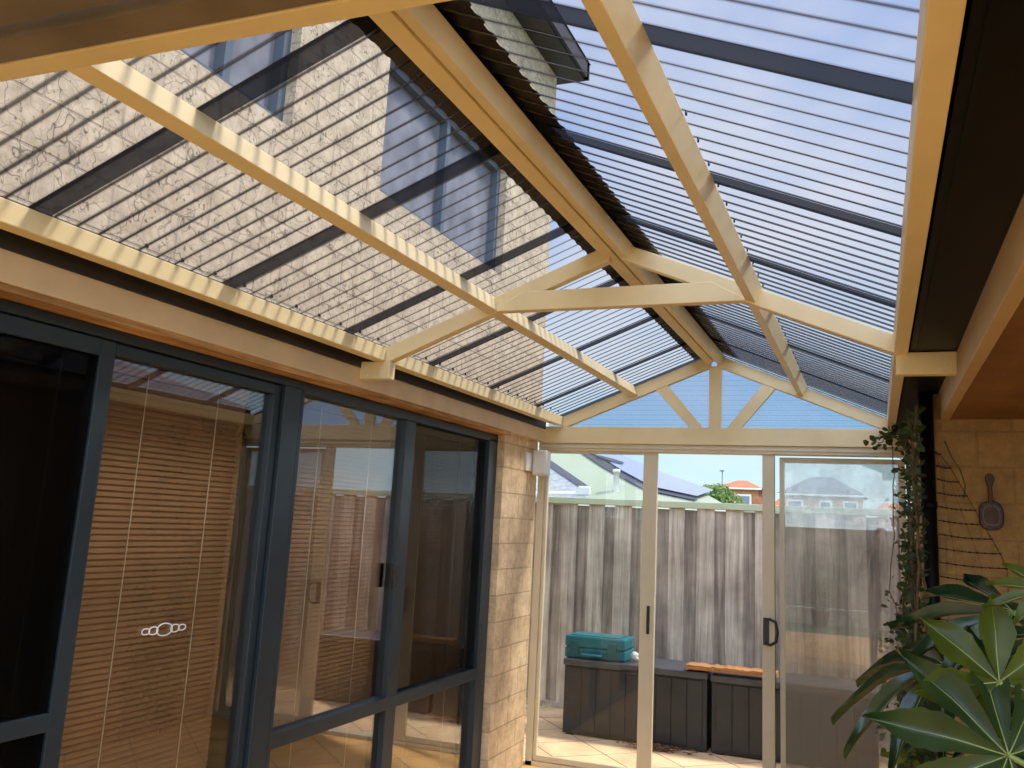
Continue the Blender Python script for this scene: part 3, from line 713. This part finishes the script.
# ------------------------------------------------------------------ climbing vine
V = thing('climbing_vine', 'leafy climbing vine growing up the corner beside the sliding door', 'vine', (.2, 5.2, 0))
random.seed(21)
st = MB(); lf = MB(); paths = []
for s_ in range(9):
    x0 = random.uniform(.15, .20); y0 = (random.uniform(4.30, 4.40) if s_ % 2 else random.uniform(4.75, 5.7)); pts = []
    zt_ = 2.2 if s_ < 6 else random.uniform(1.0, 1.6)
    n = 26
    for i in range(n):
        u = i/(n-1); pts.append(Vector((x0+.02*math.sin(u*9+s_)+random.uniform(-.008, .008)-.02*(1-u), y0+.06*math.sin(u*5+s_*2), u*zt_)))
    paths.append(pts); st.tube(pts, [.007*(1-.6*i/n)+.002 for i in range(n)], 5)
# top garland running left over the door head and down to the corner
g1 = [Vector((.22-.20*(i/9), 5.5+.3*(i/9), 2.20-.0*i+.03*math.sin(i*1.3))) for i in range(10)]
paths.append(g1); st.tube(g1, .003, 5)
st.build('stem', 'stem', V)
def vleaf(m, p, s_, q):
    o = [(-.5, 0, 0), (-.2, -.38, .08), (.3, -.3, .06), (.62, 0, -.06), (.3, .3, .06), (-.2, .38, .08), (0.05, 0, -.03)]
    m.add([p+q@Vector(v)*s_ for v in o], [(0, 1, 6), (1, 2, 6), (2, 3, 6), (3, 4, 6), (4, 5, 6), (5, 0, 6)], True)
dens = {}
for pi_, pts in enumerate(paths):
    for i in range(len(pts)-1):
        if i < 1: continue
        u = pts[i].z/2.2
        cnt = 7 if pi_ < 9 else 9
        if pi_ < 9 and .35 < u < .55: cnt = 12
        if pi_ < 9 and u < .35: cnt = 15
        for _ in range(cnt):
            p = pts[i].lerp(pts[i+1], random.random())+Vector((random.gauss(-.005, .028), random.gauss(0, .04), random.gauss(0, .02)))
            if p.x > .205: p.x = random.uniform(.15, .205)
            q = Euler((random.uniform(0, 2*PI), random.uniform(-.6, .9), random.uniform(0, 2*PI))).to_matrix()
            vleaf(lf, p, random.uniform(.024, .048), q)
# sprigs reaching out to the left
for (sx, sz, L) in ((.17, 1.36, .13), (.15, 1.22, .12), (.13, 1.13, .10), (.1, 1.0, .08), (.16, .8, .2), (.16, .92, .16), (.16, .70, .2)):
    for i in range(16):
        u = random.random(); p = Vector((sx-L*u, 5.0+random.uniform(-.05, .05), sz+.03*math.sin(u*3)-.05*u+random.gauss(0, .018)))
        vleaf(lf, p, random.uniform(.02, .04), Euler((random.uniform(0, 6), random.uniform(-.5, .5), random.uniform(0, 6))).to_matrix())
lf.build('foliage', 'vine', V, bevel=-1)
yl = MB()
for i in range(75):
    p = Vector((random.uniform(.0, .14), random.uniform(3.6, 4.2), random.uniform(.55, .95)))
    p.z -= abs(p.x-.08)*1.2
    vleaf(yl, p, random.uniform(.03, .055), Euler((random.uniform(0, 6), random.uniform(-.6, .6), random.uniform(0, 6))).to_matrix())
for i in range(6):
    st2 = [Vector((.17, 4.3, .35+.05*i)), Vector((.12, 4.1, .6+.05*i)), Vector((.02+.02*i, 3.85, .62+.05*i))]
    yl.tube(st2, .003, 5)
yo = yl.build('young_growth', 'leaflit', V, bevel=-1); yo['kind'] = 'stuff'; yo['label'] = 'yellow-green young growth low on the vine'

# ------------------------------------------------------------------ big lobed-leaf plant
FP = thing('fatsia_plant', 'potted shrub with large glossy lobed leaves in front of the netting', 'potted plant', (.62, 2.05, 0))
pot = MB().lathe([(0, .0), (.13, .0), (.18, .30), (.19, .30), (.19, .34), (.165, .34), (.16, .29), (0, .28)], .62, 2.05, 28)
pot.build('pot', 'pot', FP)
MB().tube([(.62, 2.05, .28), (.60, 2.04, .6), (.61, 2.0, .95), (.58, 2.0, 1.15)], [.018, .016, .013, .01], 8).build('stem', 'stem', FP)
def fatsia(C0, T, Nn, R, mat, lobes=8, spread=125, fold=.06, droop=.5, back=.35, seed=0):
    """palmate leaf: C0 petiole joint, T main axis, Nn surface normal, R length of the middle lobe"""
    rnd = random.Random(seed)
    T = Vector(T).normalized(); Nn = Vector(Nn); Nn = (Nn-T*Nn.dot(T)).normalized(); S = Nn.cross(T)
    m = MB(); rb = MB(); ns = 16; nw = 8
    step = math.radians(2*spread/(lobes-1)); web = .36
    def world(x, y, k):
        r = math.hypot(x, y)/R
        return Vector(C0)+T*x+S*y
    for k in range(lobes):
        a = math.radians(-spread+2*spread*k/(lobes-1))
        L = R*(1-back*(abs(a)/math.radians(spread))**1.5)*rnd.uniform(.92, 1.06)
        ca, sa = math.cos(a), math.sin(a); wv = web*R
        twist = rnd.uniform(-.25, .25); dl = droop*rnd.uniform(.8, 1.25)
        rows = []; mid = []
        for i in range(ns+1):
            t_ = i/ns; al = L*t_
            if al <= wv: hw = math.tan(step/2)*al*(1-.18*(al/wv)**3)
            else:
                u = (al-wv)/(L-wv)
                hw = .86*math.tan(step/2)*wv*(1+.38*math.sin(PI*min(1, u*1.25)))*(1-u**2.4)+.0006
                hw *= 1+.06*math.sin(u*26+k)
            row = []
            for j in range(nw+1):
                v_ = -1+2*j/nw; lat = hw*v_
                x = al*ca-lat*sa; y = al*sa+lat*ca
                r = al/R
                z = fold*R*abs(v_)**1.3*min(1, r*2.5)-dl*R*r*r*.55+.010*R*math.sin(r*11+k)+twist*lat
                row.append(Vector(C0)+T*x+S*y+Nn*z)
            rows.append(row); mid.append(row[nw//2]+Nn*.0006)
        vs = [p for r_ in rows for p in r_]; W1 = nw+1
        m.add(vs, [(i*W1+j, i*W1+j+1, (i+1)*W1+j+1, (i+1)*W1+j) for i in range(ns) for j in range(nw)], True)
        rb.tube(mid, [.0014*(1-.85*i/ns) for i in range(ns+1)], 4)
    o = m.build('leaf', mat, FP, bevel=-1)
    rb.build('rib', 'petiole', o)
    return o
def petiole(p, q, r=.005):
    p, q = Vector(p), Vector(q); mid = p.lerp(q, .55)+Vector((0, 0, -.03)); pts = []
    for i in range(9):
        u = i/8; pts.append(p*(1-u)**2+mid*2*u*(1-u)+q*u*u)
    MB().tube(pts, [r*1.3-.3*r*i/8 for i in range(9)], 6).build('petiole', 'petiole', FP)
top = (.58, 2.0, 1.12)
leaves = [  # centre, axis, normal, size, mat, spread, droop
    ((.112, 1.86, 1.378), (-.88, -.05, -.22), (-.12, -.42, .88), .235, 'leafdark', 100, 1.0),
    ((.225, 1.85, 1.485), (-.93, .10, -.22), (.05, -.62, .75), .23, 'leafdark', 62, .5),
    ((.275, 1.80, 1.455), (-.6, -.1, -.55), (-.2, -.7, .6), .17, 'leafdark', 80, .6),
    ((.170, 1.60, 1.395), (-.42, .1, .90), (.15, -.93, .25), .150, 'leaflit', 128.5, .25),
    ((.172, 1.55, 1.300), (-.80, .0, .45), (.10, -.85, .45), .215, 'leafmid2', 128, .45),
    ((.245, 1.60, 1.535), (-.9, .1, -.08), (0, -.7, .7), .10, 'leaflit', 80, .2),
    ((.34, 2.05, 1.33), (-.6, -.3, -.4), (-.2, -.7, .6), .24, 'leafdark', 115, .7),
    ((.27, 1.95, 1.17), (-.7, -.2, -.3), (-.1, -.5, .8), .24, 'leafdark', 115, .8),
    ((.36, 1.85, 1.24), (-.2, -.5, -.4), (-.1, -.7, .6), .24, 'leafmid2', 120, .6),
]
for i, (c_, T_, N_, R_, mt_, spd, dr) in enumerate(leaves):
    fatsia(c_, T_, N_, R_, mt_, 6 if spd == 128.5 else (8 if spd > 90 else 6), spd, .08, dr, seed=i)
    petiole(top, c_)

# ------------------------------------------------------------------ yard behind the viewer, mirrored in the right pane
struct(MB().box(-9, 9, -10.2, -10.0, -.1, 1.8).build('wall_yard', 'fence'), 'back fence of the yard behind the viewer', 'fence')
struct(MB().box(-9, 9, -6.2, -6.0, -.1, .28).build('kerb', 'white'), 'low pale garden edging behind the viewer', 'edging')
for i, (x, y, h) in enumerate(((-1.9, -3.6, .55), (-1.0, -5.6, .45), (1.3, -5.4, .5))):
    pt = thing('garden_pot', ('tall dark pot nearest the house wall behind the viewer', 'dark pot on the lawn edge behind the viewer', 'dark pot farthest right behind the viewer')[i], 'plant pot', (x, y, 0))
    MB().lathe([(0, .0), (.12, .0), (.17, h*.6), (.18, h*.6), (.16, h*.58), (0, h*.55)], x, y, 20).build('pot', 'deckbox', pt)
    leafcloud('foliage', 'bush', pt, [((x, y, h), .22), ((x+.05, y, h+.25), .2)], 300, .04, 30+i)
def make_person():
    t = thing('person', 'person in dark shirt and trousers holding up a phone, mirrored in the right door pane', 'person', (.05, -.42, 0))
    px, py = .05, -.42
    J = [(px, py, .98), (px, py, 1.15), (px, py+.01, 1.33), (px, py, 1.45), (px, py+.01, 1.52), (px, py+.03, 1.62), (px, py+.035, 1.70)]
    Rr = [(.16, .12), (.145, .105), (.16, .11), (.11, .075), (.055, .055), (.080, .095), (.065, .08)]
    E_ = [(i, i+1) for i in range(6)]
    def chain(root, pts, rad):
        prev = root
        for p, r in zip(pts, rad):
            J.append(p); Rr.append(r); E_.append((prev, len(J)-1)); prev = len(J)-1
        return prev
    for s_ in (-1, 1):
        w_ = chain(3, [(px+s_*.18, py, 1.42), (px+s_*.24, py+.08, 1.20), (px+s_*.13, py+.27, 1.40)], [(.055, .055), (.040, .040), (.028, .024)])
        hnd = chain(w_, [(px+s_*.095, py+.33, 1.50)], [(.034, .018)])
        for f in range(4):
            chain(hnd, [(px+s_*(.090-.0), py+.345, 1.515+.016*f), (px+s_*.066, py+.362, 1.518+.017*f), (px+s_*.045, py+.358, 1.518+.017*f)], [(.009, .009), (.008, .008), (.007, .007)])
        chain(hnd, [(px+s_*.075, py+.325, 1.545), (px+s_*.055, py+.330, 1.555)], [(.010, .010), (.009, .009)])
        ft = chain(0, [(px+s_*.095, py, .88), (px+s_*.11, py+.02, .50), (px+s_*.12, py-.02, .09)], [(.085, .09), (.058, .062), (.038, .042)])
        chain(ft, [(px+s_*.13, py+.06, .035), (px+s_*.14, py+.17, .028)], [(.042, .032), (.036, .024)])
    me = bpy.data.meshes.new('body'); me.from_pydata(J, E_, []); o = bpy.data.objects.new('body', me); C.objects.link(o)
    sk = o.modifiers.new('skin', 'SKIN'); sb = o.modifiers.new('sub', 'SUBSURF'); sb.levels = 1; sb.render_levels = 1
    for i, r in enumerate(Rr): me.skin_vertices[0].data[i].radius = r
    me.skin_vertices[0].data[0].use_root = True
    bpy.context.view_layer.update()
    m2 = bpy.data.meshes.new_from_object(o.evaluated_get(bpy.context.evaluated_depsgraph_get()))
    o.modifiers.clear(); o.data = m2; m2.materials.clear()
    for k in ('cloth', 'cloth2', 'skin', 'blackplastic'): m2.materials.append(M[k])
    for p in m2.polygons:
        c = p.center; p.use_smooth = True
        if c.z > 1.49 and abs(c.x-px) < .12 and c.y < py+.15: k = 2
        elif c.y > py+.12 and c.z > 1.0: k = 2
        elif c.z > .97: k = 0
        elif c.z > .10: k = 1
        else: k = 3
        p.material_index = k
    o.parent = t; o.location = -t.location
    hb = MB(); bm = bmesh.new(); bmesh.ops.create_uvsphere(bm, u_segments=18, v_segments=12, radius=1)
    vs = [(px+v.co.x*.088, py+.015+v.co.y*.10, 1.665+v.co.z*.085) for v in bm.verts]
    hb.add(vs, [tuple(v.index for v in f.verts) for f in bm.faces if not (f.calc_center_median().y > .35 and f.calc_center_median().z < .45) and f.calc_center_median().z > -.6], True); bm.free()
    hb.build('hair', 'blackplastic', t, bevel=-1)
    for s_ in (-1, 1):
        MB().lathe([(0, 1.625), (.010, 1.63), (.012, 1.637), (.010, 1.644), (0, 1.649)], px+s_*.032, py+.118, 10).build('eye', 'white', t)
        MB().lathe([(0, 1.60), (.010, 1.605), (.014, 1.63), (.012, 1.65), (0, 1.66)], px+s_*.084, py+.03, 8).build('ear', 'skin', t)
    MB().prism([(py+.120, 1.635), (py+.150, 1.600), (py+.118, 1.592)], 'x', px-.010, px+.010).build('nose', 'skin', t)
    MB().box(px-.024, px+.024, py+.112, py+.124, 1.563, 1.573).build('mouth', 'pot', t)
make_person()
tag(MB().box(-.03, .12, -.075, -.067, 1.515, 1.59).build('phone', 'blackplastic', bevel=.003), 'black phone held up by the mirrored person', 'phone')

# ------------------------------------------------------------------ light
sc = bpy.context.scene
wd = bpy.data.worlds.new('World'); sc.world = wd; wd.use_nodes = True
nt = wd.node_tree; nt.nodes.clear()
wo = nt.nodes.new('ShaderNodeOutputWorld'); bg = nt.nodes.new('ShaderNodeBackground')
tc = nt.nodes.new('ShaderNodeTexCoord'); sp = nt.nodes.new('ShaderNodeSeparateXYZ')
nt.links.new(tc.outputs['Generated'], sp.inputs[0])
g = ramp(nt, sp.outputs[2], [(0.0, (.66, .90, .96)), (.13, (.46, .76, .94)), (.30, (.40, .60, .92)), (.6, (.38, .52, .90)), (1.0, (.32, .44, .80))])
mp = N(nt, 'ShaderNodeMapping'); mp.inputs['Scale'].default_value = (1, 1, 2.2)
nt.links.new(tc.outputs['Generated'], mp.inputs[0])
cn = N(nt, 'ShaderNodeTexNoise', Scale=2.2, Detail=7.0, Roughness=.55, Distortion=.3)
nt.links.new(mp.outputs[0], cn.inputs['Vector'])
cr = ramp(nt, cn.outputs[0], [(.36, (0, 0, 0)), (.66, (1, 1, 1))])
mx = N(nt, 'ShaderNodeMix', data_type='RGBA'); mx.inputs[7].default_value = (.86, .89, .98, 1)
ml = N(nt, 'ShaderNodeMath', operation='MULTIPLY'); ml.inputs[1].default_value = .9
nt.links.new(cr.outputs[0], ml.inputs[0]); nt.links.new(ml.outputs[0], mx.inputs[0]); nt.links.new(g.outputs[0], mx.inputs[6])
nt.links.new(mx.outputs[2], bg.inputs[0])
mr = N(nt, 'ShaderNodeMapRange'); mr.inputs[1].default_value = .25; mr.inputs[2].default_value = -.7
mr.inputs[3].default_value = 1.13; mr.inputs[4].default_value = 4.0  # sky behind the viewer made brighter, added fill for fence and beams
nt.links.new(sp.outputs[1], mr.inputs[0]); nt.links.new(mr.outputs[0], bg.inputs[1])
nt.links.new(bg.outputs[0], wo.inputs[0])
sun = bpy.data.lights.new('sun', 'SUN'); sun.energy = 4.4; sun.angle = math.radians(9); sun.color = (1, .95, .88)
so = bpy.data.objects.new('sun', sun); C.objects.link(so); so.location = (6, -3, 8)
d_ = Vector((-.52, -.26, -.82)).normalized()
so.rotation_euler = d_.to_track_quat('-Z', 'Y').to_euler()
sc.view_settings.view_transform = 'Standard'; sc.view_settings.look = 'None'
sc.view_settings.exposure = 0.0; sc.view_settings.gamma = 1
try:
    sc.cycles.transparent_max_bounces = 32; sc.cycles.max_bounces = 10; sc.cycles.use_denoising = True
except Exception: pass
